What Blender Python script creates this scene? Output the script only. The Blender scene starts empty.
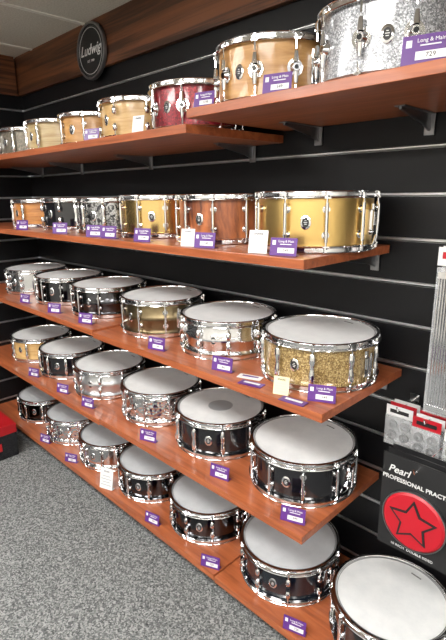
import bpy, bmesh, math, random
from mathutils import Matrix, Vector
random.seed(7)
S = bpy.context.scene
try:
    S.view_settings.view_transform = 'Standard'
except Exception: pass
pi = math.pi

# ---------------------------------------------------------------- materials
def srgb(r, g, b):
    f = lambda c: (c/255/12.92) if c/255 <= .04045 else ((c/255+.055)/1.055)**2.4
    return (f(r), f(g), f(b), 1)

def newmat(name, col, rough=.5, metal=0, coat=0, spec=.5):
    m = bpy.data.materials.new(name); m.use_nodes = True
    b = m.node_tree.nodes['Principled BSDF']
    b.inputs['Base Color'].default_value = col
    b.inputs['Roughness'].default_value = rough
    b.inputs['Metallic'].default_value = metal
    b.inputs['Coat Weight'].default_value = coat
    b.inputs['Coat Roughness'].default_value = .06
    b.inputs['Specular IOR Level'].default_value = spec
    return m

def N(m, t): return m.node_tree.nodes.new(t)
def L(m, a, b): m.node_tree.links.new(a, b)
def B(m): return m.node_tree.nodes['Principled BSDF']
def coords(m, scale=(1, 1, 1)):
    tc = N(m, 'ShaderNodeTexCoord'); mp = N(m, 'ShaderNodeMapping')
    mp.inputs['Scale'].default_value = scale
    L(m, tc.outputs['Object'], mp.inputs['Vector']); return mp.outputs['Vector']
def ramp(m, src, stops):
    r = N(m, 'ShaderNodeValToRGB'); e = r.color_ramp.elements
    e[0].position, e[0].color = stops[0]; e[1].position, e[1].color = stops[-1]
    for p, c in stops[1:-1]:
        n = e.new(p); n.color = c
    L(m, src, r.inputs['Fac']); return r.outputs['Color']
def noise(m, vec, scale, detail=4, rough=.55, dist=0):
    n = N(m, 'ShaderNodeTexNoise'); n.inputs['Scale'].default_value = scale
    n.inputs['Detail'].default_value = detail; n.inputs['Roughness'].default_value = rough
    n.inputs['Distortion'].default_value = dist
    L(m, vec, n.inputs['Vector']); return n.outputs['Fac']
def bump(m, src, strength, dist=.002):
    b = N(m, 'ShaderNodeBump'); b.inputs['Strength'].default_value = strength
    b.inputs['Distance'].default_value = dist
    L(m, src, b.inputs['Height']); L(m, b.outputs['Normal'], B(m).inputs['Normal'])

def woodmat(name, c1, c2, scale, rough=.35, coat=.3, lo=.35, hi=.65):
    m = newmat(name, c1, rough, 0, coat)
    f = noise(m, coords(m, scale), 1, 6, .6, .6)
    L(m, ramp(m, f, [(lo, c1), (hi, c2)]), B(m).inputs['Base Color']); return m
def glitter(name, c1, c2, c3):
    m = newmat(name, c1, .35, .35, .8)
    v = N(m, 'ShaderNodeTexVoronoi'); v.inputs['Scale'].default_value = 340
    L(m, coords(m), v.inputs['Vector'])
    sp = N(m, 'ShaderNodeSeparateColor'); L(m, v.outputs['Color'], sp.inputs['Color'])
    L(m, ramp(m, sp.outputs['Red'], [(.0, c1), (.55, c2), (1, c3)]), B(m).inputs['Base Color'])
    return m
def hammered(name, col, rough=.15, sc=70):
    m = newmat(name, col, rough, 1)
    v = N(m, 'ShaderNodeTexVoronoi'); v.inputs['Scale'].default_value = sc
    L(m, coords(m), v.inputs['Vector']); bump(m, v.outputs['Distance'], .7, .004); return m
def engraved(name, c1, c2):
    m = newmat(name, c1, .25, 1)
    f = noise(m, coords(m), 55, 3, .6, 1.5)
    L(m, ramp(m, f, [(.42, c1), (.56, c2)]), B(m).inputs['Base Color']); bump(m, f, .3, .002); return m

chrome = newmat('chrome', (.80, .80, .81, 1), .08, 1)
blackhw = newmat('black_hardware', (.02, .02, .022, 1), .25, 0, .5)
gray_steel = newmat('zinc_steel', (.30, .30, .31, 1), .35, 1)
head = newmat('coated_drum_head', srgb(214, 215, 214), .5)
hn = noise(head, coords(head), 14, 5, .7)
L(head, ramp(head, hn, [(.3, srgb(203, 205, 206)), (.7, srgb(218, 219, 219))]), B(head).inputs['Base Color'])
bump(head, noise(head, coords(head), 700, 2), .12, .0006)
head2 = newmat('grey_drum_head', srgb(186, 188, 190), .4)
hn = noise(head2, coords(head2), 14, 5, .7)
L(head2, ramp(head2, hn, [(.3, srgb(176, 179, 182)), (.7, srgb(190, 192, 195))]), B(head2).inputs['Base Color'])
headmark = newmat('head_dot', srgb(158, 160, 162), .4)
collar = newmat('head_collar', srgb(110, 110, 110), .4)
white = newmat('white_card', srgb(212, 212, 212), .5)
cream = newmat('cream_card', srgb(210, 204, 168), .5)
black = newmat('black_ink', (.010, .010, .011, 1), .5)
purple = newmat('purple_card', srgb(84, 40, 118), .4)
red = newmat('red_print', srgb(170, 18, 34), .4)
clear = newmat('clear_plastic', (.8, .82, .84, 1), .12); B(clear).inputs['Alpha'].default_value = .28
brass_s = newmat('brass_shell', srgb(226, 190, 120), .30, 1)
brass_b = newmat('polished_brass', srgb(220, 188, 124), .2, 1)
steel_s = newmat('steel_shell', (.72, .72, .73, 1), .13, 1)
nickel_b = newmat('black_nickel', (.08, .08, .085, 1), .12, 1)
bronze = newmat('aged_bronze', srgb(124, 110, 84), .28, 1)
alu_s = newmat('brushed_aluminium', (.66, .67, .69, 1), .3, 1)
blackl = newmat('black_lacquer', (.006, .006, .008, 1), .12, 0, .6)
blackb = newmat('blue_black_lacquer', (.005, .008, .014, 1), .14, 0, .6)
maple = woodmat('maple_shell', srgb(194, 150, 92), srgb(166, 118, 64), (7, 7, 60))
maple2 = woodmat('pale_maple_shell', srgb(206, 172, 116), srgb(180, 142, 88), (7, 7, 50))
birch = woodmat('birch_shell', srgb(196, 178, 134), srgb(164, 136, 92), (6, 6, 70))
tan = woodmat('tan_shell', srgb(196, 136, 72), srgb(156, 96, 46), (7, 7, 60))
walnut = woodmat('copper_walnut_shell', srgb(184, 108, 62), srgb(80, 36, 20), (22, 22, 4))
sil_gl = glitter('silver_sparkle', srgb(104, 106, 110), srgb(152, 154, 158), srgb(218, 220, 224))
gold_gl = glitter('gold_sparkle', srgb(104, 80, 46), srgb(158, 130, 80), srgb(212, 188, 134))
red_gl = glitter('red_sparkle', srgb(60, 4, 14), srgb(112, 8, 24), srgb(165, 32, 46))
oyster = glitter('grey_oyster', srgb(66, 64, 58), srgb(104, 98, 86), srgb(160, 150, 132))
ham = hammered('hammered_steel', (.70, .70, .71, 1))
engr = engraved('engraved_black_nickel', (.05, .05, .055, 1), (.45, .45, .45, 1))

# shelves
shelfwood = newmat('cherry_laminate', srgb(156, 82, 48), .36, 0, .12)
f = noise(shelfwood, coords(shelfwood, (3, 45, 45)), 1, 7, .62, .8)
L(shelfwood, ramp(shelfwood, f, [(.3, srgb(124, 64, 36)), (.5, srgb(152, 82, 48)), (.7, srgb(172, 99, 60))]), B(shelfwood).inputs['Base Color'])
bandwood = woodmat('walnut_veneer', srgb(118, 71, 42), srgb(62, 35, 21), (1.2, 34, 34), .45, .1, .38, .6)
slatblack = newmat('black_slat_laminate', (.0050, .0050, .006, 1), .42, spec=.28)
groove = newmat('groove_black', (.003, .003, .003, 1), .8)
alustrip = newmat('aluminium_insert', (.85, .86, .88, 1), .38, .9)

carpet = newmat('speckled_carpet', srgb(112, 112, 112), .95, spec=.1)
v = N(carpet, 'ShaderNodeTexVoronoi'); v.inputs['Scale'].default_value = 190
L(carpet, coords(carpet), v.inputs['Vector'])
sp = N(carpet, 'ShaderNodeSeparateColor'); L(carpet, v.outputs['Color'], sp.inputs['Color'])
n1 = noise(carpet, coords(carpet), 60, 3)
mx = N(carpet, 'ShaderNodeMath'); mx.operation = 'MULTIPLY_ADD'; mx.inputs[1].default_value = .6
L(carpet, sp.outputs['Red'], mx.inputs[0])
m2 = N(carpet, 'ShaderNodeMath'); m2.operation = 'MULTIPLY'; m2.inputs[1].default_value = .45
L(carpet, n1, m2.inputs[0]); L(carpet, m2.outputs[0], mx.inputs[2])
L(carpet, ramp(carpet, mx.outputs[0], [(.15, srgb(62, 64, 64)), (.5, srgb(102, 104, 104)), (.8, srgb(146, 147, 146))]), B(carpet).inputs['Base Color'])
bump(carpet, mx.outputs[0], .6, .006)

ceil_t = newmat('ceiling_tile', srgb(214, 208, 194), .9)
cn = noise(ceil_t, coords(ceil_t), 120, 3)
L(ceil_t, ramp(ceil_t, cn, [(.3, srgb(200, 194, 180)), (.6, srgb(222, 217, 204))]), B(ceil_t).inputs['Base Color'])
tbar = newmat('ceiling_t_bar', srgb(235, 232, 222), .5)
paint = newmat('warm_white_paint', srgb(200, 197, 190), .8)
pn = noise(paint, coords(paint), 40, 2); bump(paint, pn, .05, .001)
lamp = newmat('lamp_diffuser', (1, 1, 1, 1), .5)
B(lamp).inputs['Emission Color'].default_value = (1, .98, .945, 1)
B(lamp).inputs['Emission Strength'].default_value = 24

# ---------------------------------------------------------------- mesh builder
class MB:
    def __init__(s): s.v = []; s.f = []; s.mi = []; s.mats = []
    def mid(s, m):
        if m not in s.mats: s.mats.append(m)
        return s.mats.index(m)
    def add(s, vs, fs, m, M=None):
        o = len(s.v); k = s.mid(m)
        for p in vs:
            p = Vector(p)
            s.v.append(M @ p if M is not None else p)
        for q in fs:
            s.f.append([o+i for i in q]); s.mi.append(k)
    def lathe(s, prof, m, segs=64, closed=False, M=None):
        vs = []; rings = []
        for r, z in prof:
            if r < 1e-6:
                rings.append([len(vs)]*segs); vs.append((0, 0, z))
            else:
                rings.append(list(range(len(vs), len(vs)+segs)))
                vs += [(r*math.cos(2*pi*i/segs), r*math.sin(2*pi*i/segs), z) for i in range(segs)]
        fs = []; n = len(prof)
        for j in range(n if closed else n-1):
            a = rings[j]; b = rings[(j+1) % n]
            for i in range(segs):
                q = [a[i], a[(i+1) % segs], b[(i+1) % segs], b[i]]
                u = []
                for t in q:
                    if t not in u: u.append(t)
                if len(u) > 2: fs.append(u)
        s.add(vs, fs, m, M)
    def box(s, c, size, m, M=None):
        x, y, z = c; a, b, d = [t/2 for t in size]
        vs = [(x+i*a, y+j*b, z+k*d) for i in (-1, 1) for j in (-1, 1) for k in (-1, 1)]
        fs = [(0, 1, 3, 2), (4, 6, 7, 5), (0, 4, 5, 1), (2, 3, 7, 6), (0, 2, 6, 4), (1, 5, 7, 3)]
        s.add(vs, fs, m, M)
    def cyl(s, p0, p1, r, m, segs=10, M=None, r2=None):
        p0 = Vector(p0); p1 = Vector(p1); d = p1-p0
        R = Matrix.Translation(p0) @ d.to_track_quat('Z', 'Y').to_matrix().to_4x4()
        if M is not None: R = M @ R
        h = d.length; r2 = r if r2 is None else r2
        s.lathe([(0, 0), (r, 0), (r2, h), (0, h)], m, segs, False, R)
    def loft(s, rings, m, M=None, segs=12):   # rings: (z, cx, wx, wy) superellipse
        prof = []; vs = []; fs = []
        for z, cx, wx, wy in rings:
            for i in range(segs):
                a = 2*pi*i/segs
                c, q = math.cos(a), math.sin(a)
                e = .7
                vs.append((cx+wx*math.copysign(abs(c)**e, c), wy*math.copysign(abs(q)**e, q), z))
        n = len(rings)
        for j in range(n-1):
            for i in range(segs):
                k = (i+1) % segs
                fs.append((j*segs+i, j*segs+k, (j+1)*segs+k, (j+1)*segs+i))
        fs.append(tuple(range(segs))[::-1]); fs.append(tuple((n-1)*segs+i for i in range(segs)))
        s.add(vs, fs, m, M)
    def prism(s, pts, y0, y1, m, M=None):      # polygon in xz extruded in y
        n = len(pts)
        vs = [(x, y0, z) for x, z in pts]+[(x, y1, z) for x, z in pts]
        fs = [tuple(range(n)), tuple(range(2*n-1, n-1, -1))]
        fs += [(i, (i+1) % n, n+(i+1) % n, n+i) for i in range(n)]
        s.add(vs, fs, m, M)
    def build(s, name, loc=(0, 0, 0), rotz=0, smooth=True, bevel=0, parent=None):
        me = bpy.data.meshes.new(name)
        me.from_pydata([tuple(p) for p in s.v], [], s.f)
        for m in s.mats: me.materials.append(m)
        me.polygons.foreach_set('material_index', s.mi)
        bm = bmesh.new(); bm.from_mesh(me)
        bmesh.ops.recalc_face_normals(bm, faces=bm.faces)
        bm.to_mesh(me); bm.free()
        if smooth:
            me.shade_smooth(); me.set_sharp_from_angle(angle=math.radians(38))
        ob = bpy.data.objects.new(name, me); S.collection.objects.link(ob)
        ob.location = loc; ob.rotation_euler = (0, 0, rotz)
        if bevel:
            b = ob.modifiers.new('Bevel', 'BEVEL'); b.width = bevel; b.segments = 2; b.limit_method = 'ANGLE'
        if parent: ob.parent = parent
        return ob

CUR = {}
def text_child(parent, body, size, loc, mat, rot=(pi/2, 0, 0), shear=0, name='lettering', bold=0):
    key = (body, size, mat.name, shear, bold)
    c = CUR.get(key)
    if c is None:
        c = bpy.data.curves.new(name, 'FONT'); c.body = body; c.size = size; c.extrude = .0003
        c.align_x = 'CENTER'; c.align_y = 'CENTER'; c.shear = shear; c.offset = bold
        c.resolution_u = 3
        c.materials.append(mat); CUR[key] = c
    o = bpy.data.objects.new(name, c); S.collection.objects.link(o)
    o.parent = parent; o.location = loc; o.rotation_euler = rot
    return o

# ---------------------------------------------------------------- room shell
X0, X1, Y0, ZC = -3.30, 2.4, -3.8, 2.35
PITCH = .1365; SLOT0 = 1.63-.1365*12
def slatwall(length, top):
    """slatted panel in local xz plane, front face at y=0 looking to -y, boards with recessed metal lined slots"""
    b = MB()
    b.box((length/2, .06, ZC/2), (length, .06, ZC), groove)
    z = SLOT0 - PITCH
    while z < top:
        lo = max(z+.005, 0); hi = min(z+PITCH-.006, top)
        if hi > lo: b.box((length/2, .012, (lo+hi)/2), (length, .024, hi-lo), slatblack)
        if z > 0:
            b.box((length/2, .0125, z-.0045), (length, .028, .0045), alustrip)
            b.box((length/2, -.0008, z-.0030), (length, .0014, .0085), alustrip)
            b.box((length/2, .022, z), (length, .004, .008), alustrip)
        z += PITCH
    return b
w = slatwall(X1-X0, 2.13).build('wall_back', (X0, 0, 0), smooth=False)
w = slatwall(-Y0, 2.13).build('wall_left', (X0, Y0, 0), pi/2, smooth=False)
b = MB(); b.box((0, 0, ZC/2), (.08, -Y0+.1, ZC), paint); b.build('wall_right', (X1+.04, Y0/2, 0), smooth=False)
b = MB(); b.box((0, 0, ZC/2), (X1-X0+.2, .08, ZC), paint); b.build('wall_front', ((X0+X1)/2, Y0-.04, 0), smooth=False)
b = MB(); b.box((0, 0, -.05), (X1-X0+.4, -Y0+.4, .1), carpet); b.build('floor', ((X0+X1)/2, Y0/2, 0), smooth=False)
b = MB(); b.box((0, 0, .05), (X1-X0+.4, -Y0+.4, .1), ceil_t)
x = -2.6
while x < 2.8:
    b.box((x, 0, -.003), (.024, -Y0, .006), tbar); x += .61
y = -1.6
while y < 1.9:
    b.box((0, y, -.0035), (X1-X0, .024, .007), tbar); y += .61
b.build('ceiling', ((X0+X1)/2, Y0/2, ZC), smooth=False)
# walnut header band
b = MB(); b.box((0, 0, 0), (X1-X0, .02, .225), bandwood); b.box((0, -.012, -.108), (X1-X0, .008, .01), bandwood)
b.build('trim_1', ((X0+X1)/2, -.011, 2.2365), smooth=False)
b = MB(); b.box((0, 0, 0), (-Y0-.04, .02, .225), bandwood); b.box((0, -.012, -.108), (-Y0-.06, .008, .01), bandwood)
b.build('trim_2', (X0+.011, Y0/2-.015, 2.2365), pi/2, smooth=False)
# lights
for lx in (-2.3, -.5, 1.3):
    for ly in (-1.75, -3.0):
        b = MB(); b.box((0, 0, 0), (1.16, .56, .012), lamp)
        for sx in (-1, 1):
            b.box((sx*.592, 0, -.002), (.024, .608, .03), tbar)
            b.box((0, sx*.292, -.002), (1.16, .024, .03), tbar)
        b.build('ceiling_light_panel', (lx, ly, ZC-.02), smooth=False)

# ---------------------------------------------------------------- shelves
TH = .026
def shelf(x0, x1, ztop, depth, brackets):
    cx = (x0+x1)/2; b = MB()
    b.box((0, -depth/2, -TH/2), (x1-x0, depth, TH), shelfwood)
    for bx in brackets:
        xx = bx-cx
        M = Matrix.Translation((xx, 0, 0)) @ Matrix.Rotation(pi/2, 4, 'Z')
        b.prism([(-.002, -TH), (-depth*.42, -TH), (-depth*.42, -TH-.010), (-.05, -TH-.034), (-.002, -TH-.05)], -.004, .004, gray_steel, M)
        b.box((xx, -.004, -TH-.03), (.030, .006, .06), gray_steel)
        b.box((xx, -depth*.22, -TH-.002), (.03, depth*.42, .003), gray_steel)
    return b.build('wooden_shelf', (cx, -.003, ztop), smooth=False, bevel=.002)
Z1N, Z1F = 1.744, 1.704
Z4F, Z5F = .514, .104
shelf(-1.150, -.10, Z1N, .47, [-.30, -.62, -1.0])
shelf(-3.290, -1.154, Z1F, .47, [-1.3, -1.95, -2.6, -3.1])
shelf(-3.290, -.715, 1.336, .47, [-.76, -1.3, -1.95, -2.6, -3.1])
shelf(-1.800, -.640, .932, .47, [-.70, -1.2, -1.74])
shelf(-3.290, -1.804, .940, .47, [-1.86, -2.5, -3.1])
shelf(-1.810, -.690, .522, .47, [-.75, -1.25, -1.75])
shelf(-3.290, -1.814, Z4F, .47, [-1.86, -2.5, -3.1])
shelf(-1.100, -.16, .100, .44, [-.3, -1.0])
shelf(-3.290, -1.104, Z5F, .44, [-1.2, -2.0, -3.0])

# ---------------------------------------------------------------- drums
def drum(x, ztop, shell, H=.15, r=.18, y=-.212, lug='box', nl=10, hw=chrome, hd=head, rot=0, bead=False, badge=True, dot=False, badge_m=None, hoop=None):
    b = MB(); hoop = hoop or hw
    rs = r-.007
    z0, z1 = .012, H-.012
    if bead:
        m_ = H/2
        prof = [(rs, z0), (rs, m_-.014), (rs+.003, m_-.009), (rs+.004, m_), (rs+.003, m_+.009), (rs, m_+.014), (rs, z1)]
    else:
        prof = [(rs, z0), (rs, H/2), (rs, z1)]
    b.lathe(prof, shell, 72)
    hp = [(-.007, -.004), (-.005, -.0005), (.001, 0), (.004, -.0015), (.003, -.003), (-.001, -.005), (-.001, -.014), (.002, -.017), (.008, -.018), (.009, -.020), (.007, -.0215), (-.004, -.021), (-.006, -.018)]
    b.lathe([(r+a, H+c) for a, c in hp], hoop, 72, True)
    b.lathe([(r+a, -c) for a, c in hp], hoop, 72, True)
    zt = H-.0065
    b.lathe([(0, zt), (r*.55, zt), (r-.02, zt)], hd, 72)
    b.lathe([(r-.02, zt), (r-.0125, zt+.0012), (r-.010, zt-.001), (r-.0045, zt-.001)], hd, 72)
    b.lathe([(r-.0118, zt+.0014), (r-.0095, zt+.0014), (r-.0095, zt-.002), (r-.0118, zt-.002)], collar, 72, True)
    b.lathe([(0, .006), (r-.006, .006)], hd, 48)
    if dot:
        b.lathe([(0, zt+.0006), (.05, zt+.0006), (.05, zt-.0005)], headmark, 48)
    # maker's mark on head
    b.box((.0, -(r-.04), zt+.0004), (.036, .005, .0008), headmark if dot else collar, Matrix.Rotation(pi*.95-rot, 4, 'Z'))
    for i in range(nl):
        a = 2*pi*(i+.5)/nl
        M = Matrix.Rotation(a, 4, 'Z')
        rr = r+.0045
        for top in (1, 0):
            zz = (lambda q: H-q) if top else (lambda q: q)
            b.cyl((rr, 0, zz(.012)), (rr, 0, zz(.045)), .0028, chrome, 6, M)
            b.cyl((rr, 0, zz(.0175)), (rr, 0, zz(.0125)), .0058, chrome, 8, M)
            b.box((rr, 0, zz(.0085)), (.0066, .0066, .009), chrome, M)
            # ear under flange
            b.box((r+.003, 0, zz(.0195)), (.014, .018, .004), hoop, M)
        if lug == 'box':
            hl = min(.05, H*.30)
            c = rs+.009
            b.loft([(H/2-hl, c, .006, .006), (H/2-hl*.85, c, .0095, .0088), (H/2-hl*.4, c, .0098, .0092), (H/2-.006, c-.001, .008, .007), (H/2+.006, c-.001, .008, .007), (H/2+hl*.4, c, .0098, .0092), (H/2+hl*.85, c, .0095, .0088), (H/2+hl, c, .006, .006)], hw, M)
        elif lug == 'tube':
            b.cyl((rr, 0, .032), (rr, 0, H-.032), .0052, hw, 10, M)
            for zp in (.05, H-.05) if H > .12 else (H/2,):
                b.cyl((rs-.001, 0, zp), (rr, 0, zp), .007, hw, 10, M)
                b.cyl((rs-.001, 0, zp), (rs+.002, 0, zp), .011, hw, 12, M)
        elif lug == 'turret':
            b.cyl((rs-.001, 0, H/2), (rs+.004, 0, H/2), .023, hw, 24, M)
            b.cyl((rs+.003, 0, H/2), (rs+.016, 0, H/2), .016, hw, 20, M, r2=.010)
            b.cyl((rs+.0155, 0, H/2), (rs+.017, 0, H/2), .006, blackl, 14, M)
            for sg in (-1, 1):
                b.cyl((rr, 0, H/2+sg*.012), (rr, 0, H/2+sg*.040), .0085, hw, 12, M, r2=.0055)
        elif lug == 'mini':
            for zp in (.05, H-.05):
                b.loft([(zp-.014, rs+.008, .006, .006), (zp-.008, rs+.009, .0095, .0085), (zp+.008, rs+.009, .0095, .0085), (zp+.014, rs+.008, .006, .006)], hw, M)
    # strainer and butt plate sit halfway between lugs
    for k, a in ((0, 0), (1, pi)):
        M = Matrix.Rotation(a, 4, 'Z')
        b.box((rs+.008, 0, H*.48), (.018, .026, H*.42), hw, M)
        b.box((rs+.016, 0, H*.48+.01), (.012, .020, H*.22), chrome, M)
        b.cyl((rs+.02, 0, H*.25), (rs+.012, 0, .012), .0035, chrome, 8, M)
        if k == 0:
            b.loft([(H*.30, rs+.024, .003, .005), (H*.5, rs+.026, .004, .006), (H*.78, rs+.026, .003, .0045)], chrome, M)
            b.cyl((rs+.008, 0, H*.66), (rs+.008, 0, H*.66+.02), .007, chrome, 10, M)
        b.box((rs-.004, 0, .016), (.014, .034, .004), white, M)
    if badge:
        for ab in (-2*pi*2/nl, 2*pi*3/nl):
            M = Matrix.Rotation(ab, 4, 'Z')
            bm_ = badge_m or chrome
            b.lathe([(0, .0035), (.0155, .0035), (.0175, .0022), (.0175, 0)], bm_, 28, False, M @ Matrix.Translation((rs-.001, 0, H/2)) @ Matrix.Rotation(pi/2, 4, 'Y') @ Matrix.Diagonal((1.15, .85, 1, 1)))
            b.lathe([(0, .0042), (.0115, .0042), (.0115, .003)], black, 20, False, M @ Matrix.Translation((rs-.001, 0, H/2)) @ Matrix.Rotation(pi/2, 4, 'Y') @ Matrix.Diagonal((1.15, .85, 1, 1)))
            for q in (-.004, .001, .006):
                b.box((rs+.0035, 0, H/2+q), (.0006, .011-abs(q), .0016), white, M)
    ob = b.build('snare_drum', (x, y, ztop+.0005), rot)
    return ob

# top shelf
drum(-.650, Z1N, sil_gl, .19, .185, lug='turret', rot=.10)
drum(-1.030, Z1N-.0, maple, .180, .178, lug='turret', rot=-.25)
drum(-1.390, Z1F, red_gl, .165, .165, lug='turret', rot=.15, nl=8)
drum(-1.730, Z1F, maple2, .160, .163, lug='mini', rot=-.1, nl=8)
drum(-2.075, Z1F, maple, .145, .165, lug='tube', rot=.3, nl=8)
drum(-2.42, Z1F, birch, .155, .163, lug='box', rot=0, nl=8)
drum(-2.77, Z1F, oyster, .150, .165, lug='box', rot=.2, nl=8)
# second shelf
drum(-.865, 1.336, brass_s, .17, .18, lug='tube', rot=.15)
drum(-1.245, 1.336, walnut, .165, .175, lug='tube', rot=-.1)
drum(-1.618, 1.336, brass_b, .165, .172, lug='tube', rot=.35)
drum(-1.975, 1.336, engr, .155, .17, lug='box', rot=.1)
drum(-2.330, 1.336, blackl, .155, .168, lug='mini', rot=.2, nl=8)
drum(-2.68, 1.336, tan, .150, .168, lug='box', rot=0, nl=8)
# third shelf
drum(-.828, .932, gold_gl, .150, .18, lug='box', rot=-.15, hd=head)
drum(-1.240, .932, steel_s, .140, .178, lug='mini', rot=.15, bead=True)
drum(-1.640, .932, bronze, .155, .178, lug='tube', rot=-.3, bead=True)
drum(-2.07, .940, nickel_b, .145, .178, lug='tube', rot=.1, bead=True)
drum(-2.475, .940, nickel_b, .145, .178, lug='tube', rot=.2)
drum(-2.885, .940, steel_s, .145, .178, lug='mini', rot=.0)
# fourth shelf
drum(-.878, .522, blackl, .155, .18, lug='tube', rot=.0)
drum(-1.288, .522, blackl, .150, .18, lug='box', rot=.2, dot=True)
drum(-1.68, .522, ham, .150, .178, lug='tube', rot=-.15)
drum(-2.12, Z4F, alu_s, .145, .178, lug='mini', rot=.1, bead=True)
drum(-2.52, Z4F, blackl, .145, .178, lug='box', rot=.25)
drum(-2.92, Z4F, maple2, .145, .178, lug='box', rot=0)
# bottom shelf
drum(-.52, .100, blackl, .150, .18, lug='tube', rot=.15)
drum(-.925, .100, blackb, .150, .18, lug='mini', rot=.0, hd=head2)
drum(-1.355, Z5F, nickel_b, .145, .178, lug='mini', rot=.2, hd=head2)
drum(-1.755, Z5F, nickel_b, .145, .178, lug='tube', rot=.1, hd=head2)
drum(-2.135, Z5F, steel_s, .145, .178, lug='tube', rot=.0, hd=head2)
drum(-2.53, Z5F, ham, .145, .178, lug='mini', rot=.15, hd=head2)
drum(-2.93, Z5F, nickel_b, .145, .178, lug='box', rot=.3, hd=head2)

# ---------------------------------------------------------------- tags
PRICES = ['549', '729', '399', '865', '1199']
def tag(x, y, z, kind='purple', sc=1, rz=.35, lean=-.2, base=None):
    b = MB(); M = Matrix.Rotation(lean, 4, 'X'); sc *= .88
    if kind == 'purple': wd, ht = .088*sc, .055*sc
    elif kind in ('white', 'cream'): wd, ht = .056*sc, .064*sc
    else: wd, ht = .07*sc, .095*sc
    base = base or (purple if kind == 'purple' else white)
    b.box((0, 0, ht/2), (wd, .0018, ht), base, M)
    if kind == 'purple':
        b.box((wd*.10, -.0012, ht*.30), (wd*.62, .0008, ht*.28), white, M)
        b.box((-wd*.36, -.0012, ht*.72), (wd*.12, .0008, ht*.24), white, M)
        b.box((wd*.08, -.0012, ht*.64), (wd*.42, .0008, ht*.04), white, M)
    else:
        for k in range(4):
            b.box((0, -.0012, ht*(.62-.14*k)), (wd*(.8 if k % 2 else .6), .0006, ht*.035), headmark, M)
    b.box((0, .010, .0008), (wd, .020, .0016), base)
    o = b.build('price_tag', (x, y, z+.0010), rz, smooth=False)
    rot = (pi/2+lean, 0, 0)
    if kind == 'purple':
        text_child(o, 'Long & Main', round(.0100*sc, 5), M @ Vector((wd*.09, -.0014, ht*.80)), white, rot, name='shop_text')
        text_child(o, random.choice(PRICES), round(.0125*sc, 5), M @ Vector((wd*.10, -.0019, ht*.30)), black, rot, name='price_text')
    else:
        text_child(o, 'SNARE', round(.010*sc, 5), M @ Vector((0, -.0014, ht*.84)), black, rot, name='price_text')
    return o
W = 1.48
def tags(z, lst):
    for t in lst:
        x, Y = t[0], t[1]; k = t[2] if len(t) > 2 else 'purple'; sc = t[3] if len(t) > 3 else 1
        tag(x, Y-W, z, k, sc, .35+random.uniform(-.15, .10), base=(cream if k == 'cream' else None))
tags(Z1N, [(-.455, 1.03, 'purple', 1.2), (-.83, 1.03), (-1.10, 1.03, 'purple', .9)])
tags(Z1F, [(-1.43, 1.03, 'white'), (-1.73, 1.03, 'purple', .9)])
tags(1.336, [(-.80, 1.03), (-.89, 1.03, 'white', 1.15), (-1.11, 1.03), (-1.19, 1.03, 'white'), (-1.44, 1.03), (-1.66, 1.03), (-1.77, 1.03), (-2.06, 1.03), (-2.46, 1.03)])
tags(.932, [(-.685, 1.07), (-.80, 1.033, 'cream', .95), (-1.06, 1.05), (-1.40, 1.04)])
tags(.940, [(-1.92, 1.04), (-2.22, 1.04), (-2.56, 1.04)])
tags(.522, [(-.75, 1.04), (-1.08, 1.05), (-1.48, 1.035)])
tags(Z4F, [(-1.97, 1.04), (-2.22, 1.04), (-2.56, 1.04)])
tags(.100, [(-.74, 1.052)])
tags(Z5F, [(-1.14, 1.052), (-1.51, 1.052), (-1.88, 1.052, 'sheet', 1.25), (-2.23, 1.052), (-2.54, 1.052)])
for (x, Y, rz, m) in ((-.955, 1.062, .3, white), (-.915, 1.023, .2, purple), (-.745, 1.008, .1, purple)):
    b = MB(); b.box((0, 0, .001), (.080, .032, .002), m)
    b.box((0, .004, .0022), (.055, .010, .0005), purple if m is white else white)
    b.build('flat_price_card', (x, Y-W+.012, .9332), rz, smooth=False)

# ---------------------------------------------------------------- round brand sign
b = MB(); R = Matrix.Rotation(pi/2, 4, 'X')
b.lathe([(0, 0), (0, .014), (.124, .014), (.124, 0)], black, 64, False, R)
b.lathe([(.120, .014), (.121, .018), (.130, .018), (.132, .014), (.132, 0), (.120, 0)], gray_steel, 64, True, R)
b.lathe([(.104, .0142), (.104, .0155), (.106, .0155), (.106, .0142)], white, 64, True, R)
sign = b.build('round_wall_sign', (-2.36, -.0275, 2.205))
text_child(sign, 'Ludwig', .066, (0, -.0152, .005), white, shear=.35, bold=.0006)
text_child(sign, 'EST. 1909', .016, (0, -.0152, -.045), white)

# ---------------------------------------------------------------- hanging merchandise
def hook(b, z, length, x=0):
    b.cyl((x, -.0035, z), (x, -length, z), .0028, chrome, 8)
    b.cyl((x, -length, z), (x, -length-.008, z+.014), .0028, chrome, 8)
    b.box((x, -.005, z+.004), (.03, .003, .03), chrome)
# practice pad pack
b = MB(); hook(b, .112, .33)
for k in range(3):
    yy = -.24-.028*k
    b.box((0, yy, -.02), (.205, .003, .295), black)
    if k < 2: b.box((0, yy-.007, -.045), (.19, .012, .19), blackl)
yy = -.24-.056
Mx = Matrix.Translation((0, yy-.0015, -.050)) @ Matrix.Rotation(pi/2, 4, 'X')
b.lathe([(0, .014), (.080, .014), (.086, .009), (.086, 0)], red, 64, False, Mx)
b.lathe([(.087, .002), (.087, .010), (.090, .010), (.090, .002)], gray_steel, 64, True, Mx)
def star(ro, ri, cz, wob=0): return [((ro if i % 2 == 0 else ri)*math.sin(i*pi/5), cz+(ro if i % 2 == 0 else ri)*math.cos(i*pi/5)) for i in range(10)]
b.prism(star(.070, .036, -.050), yy-.0185, yy-.0150, black)
b.prism(star(.058, .029, -.050), yy-.0195, yy-.0180, red)
pad = b.build('practice_pad_pack', (-.440, 0, .665), smooth=True)
text_child(pad, 'PROFESSIONAL PRACTICE', .0172, (0, yy-.003, .056), white, bold=.0003)
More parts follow.
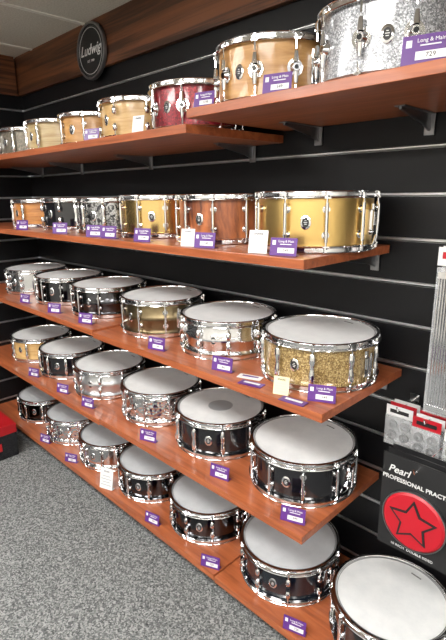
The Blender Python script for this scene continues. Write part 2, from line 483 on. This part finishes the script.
text_child(pad, 'Pearl', .030, (-.055, yy-.0035, .084), white, shear=.3, bold=.0004)
text_child(pad, '10 INCH  DOUBLE SIDED', .011, (0, yy-.003, -.152), white)
# snare wire packs
def snarepack(x, z, n):
    b = MB(); hook(b, .245, .05+.03*n)
    for k in range(n):
        yy = -.05-.03*k
        b.box((0, yy, .225), (.105, .002, .05), white)
        b.box((0, yy-.002, .228), (.08, .001, .018), red)
        b.box((0, yy+.001, -.02), (.105, .0015, .43), clear)
        b.box((0, yy-.008, .175), (.09, .004, .018), chrome); b.box((0, yy-.008, -.215), (.09, .004, .018), chrome)
        for i in range(12):
            xx = -.04+.08*i/11
            b.cyl((xx, yy-.008, -.21), (xx, yy-.008, .17), .0026, chrome, 6)
    return b.build('snare_wire_pack', (x, 0, z))
snarepack(-.455, 1.105, 4)
snarepack(-.32, 1.105, 3)
# blister packs
def blister(x, z, n=4, y0=-.06, felt=4):
    b = MB(); hook(b, .055, .05+.026*n)
    for k in range(n):
        yy = y0-.026*k
        b.box((0, yy, .045), (.085, .002, .035), red if k % 2 else white)
        b.box((0, yy-.002, .045), (.06, .001, .012), black)
        b.box((0, yy, -.02), (.085, .010, .10), clear)
        for i in range(felt):
            cx = -.02+.04*(i % 2); cz = -.002-.036*(i//2)
            b.lathe([(.006, -.003), (.015, -.003), (.015, .004), (.006, .004)], black if i != 1 else gray_steel, 20, True, Matrix.Translation((cx, yy, cz)) @ Matrix.Rotation(pi/2, 4, 'X'))
    return b.build('drum_parts_blister_pack', (x, 0, z))
blister(-.588, .785, 3); blister(-.492, .785, 4); blister(-.388, .785, 5); blister(-.29, .785)

# ---------------------------------------------------------------- carton
cartonred = newmat('carton_red', srgb(160, 18, 26), .45)
b = MB()
b.box((0, 0, .075), (.50, .42, .15), blackl)
b.box((0, 0, .178), (.506, .426, .056), cartonred)
b.box((.2535, 0, .178), (.001, .20, .02), white)
b.box((.2508, 0, .08), (.001, .24, .05), cartonred)
b.box((.2512, 0, .08), (.001, .14, .012), white)
b.box((0, 0, .2065), (.5, .05, .001), black)
b.build('cardboard_drum_box', (-2.96, -.73, 0), smooth=False, bevel=.003)

# ---------------------------------------------------------------- world + camera
wd = bpy.data.worlds.new('World'); S.world = wd; wd.use_nodes = True
wd.node_tree.nodes['Background'].inputs[0].default_value = (.9, .92, 1, 1)
wd.node_tree.nodes['Background'].inputs[1].default_value = .3
cam = bpy.data.cameras.new('Camera'); co = bpy.data.objects.new('Camera', cam); S.collection.objects.link(co)
cam.sensor_fit = 'VERTICAL'; cam.sensor_height = 24; cam.lens = 18; cam.clip_start = .02
yaw, pitch, roll = math.radians(45), math.radians(14.7), .012
fh = Vector((-math.cos(yaw), math.sin(yaw), 0)); rt = Vector((math.sin(yaw), math.cos(yaw), 0))
fw = fh*math.cos(pitch)-Vector((0, 0, 1))*math.sin(pitch); up = rt.cross(fw)
rt, up = rt*math.cos(roll)-up*math.sin(roll), up*math.cos(roll)+rt*math.sin(roll)
co.matrix_world = Matrix.Translation((0, -1.48, 1.5)) @ Matrix((rt, up, -fw)).transposed().to_4x4()
S.camera = co
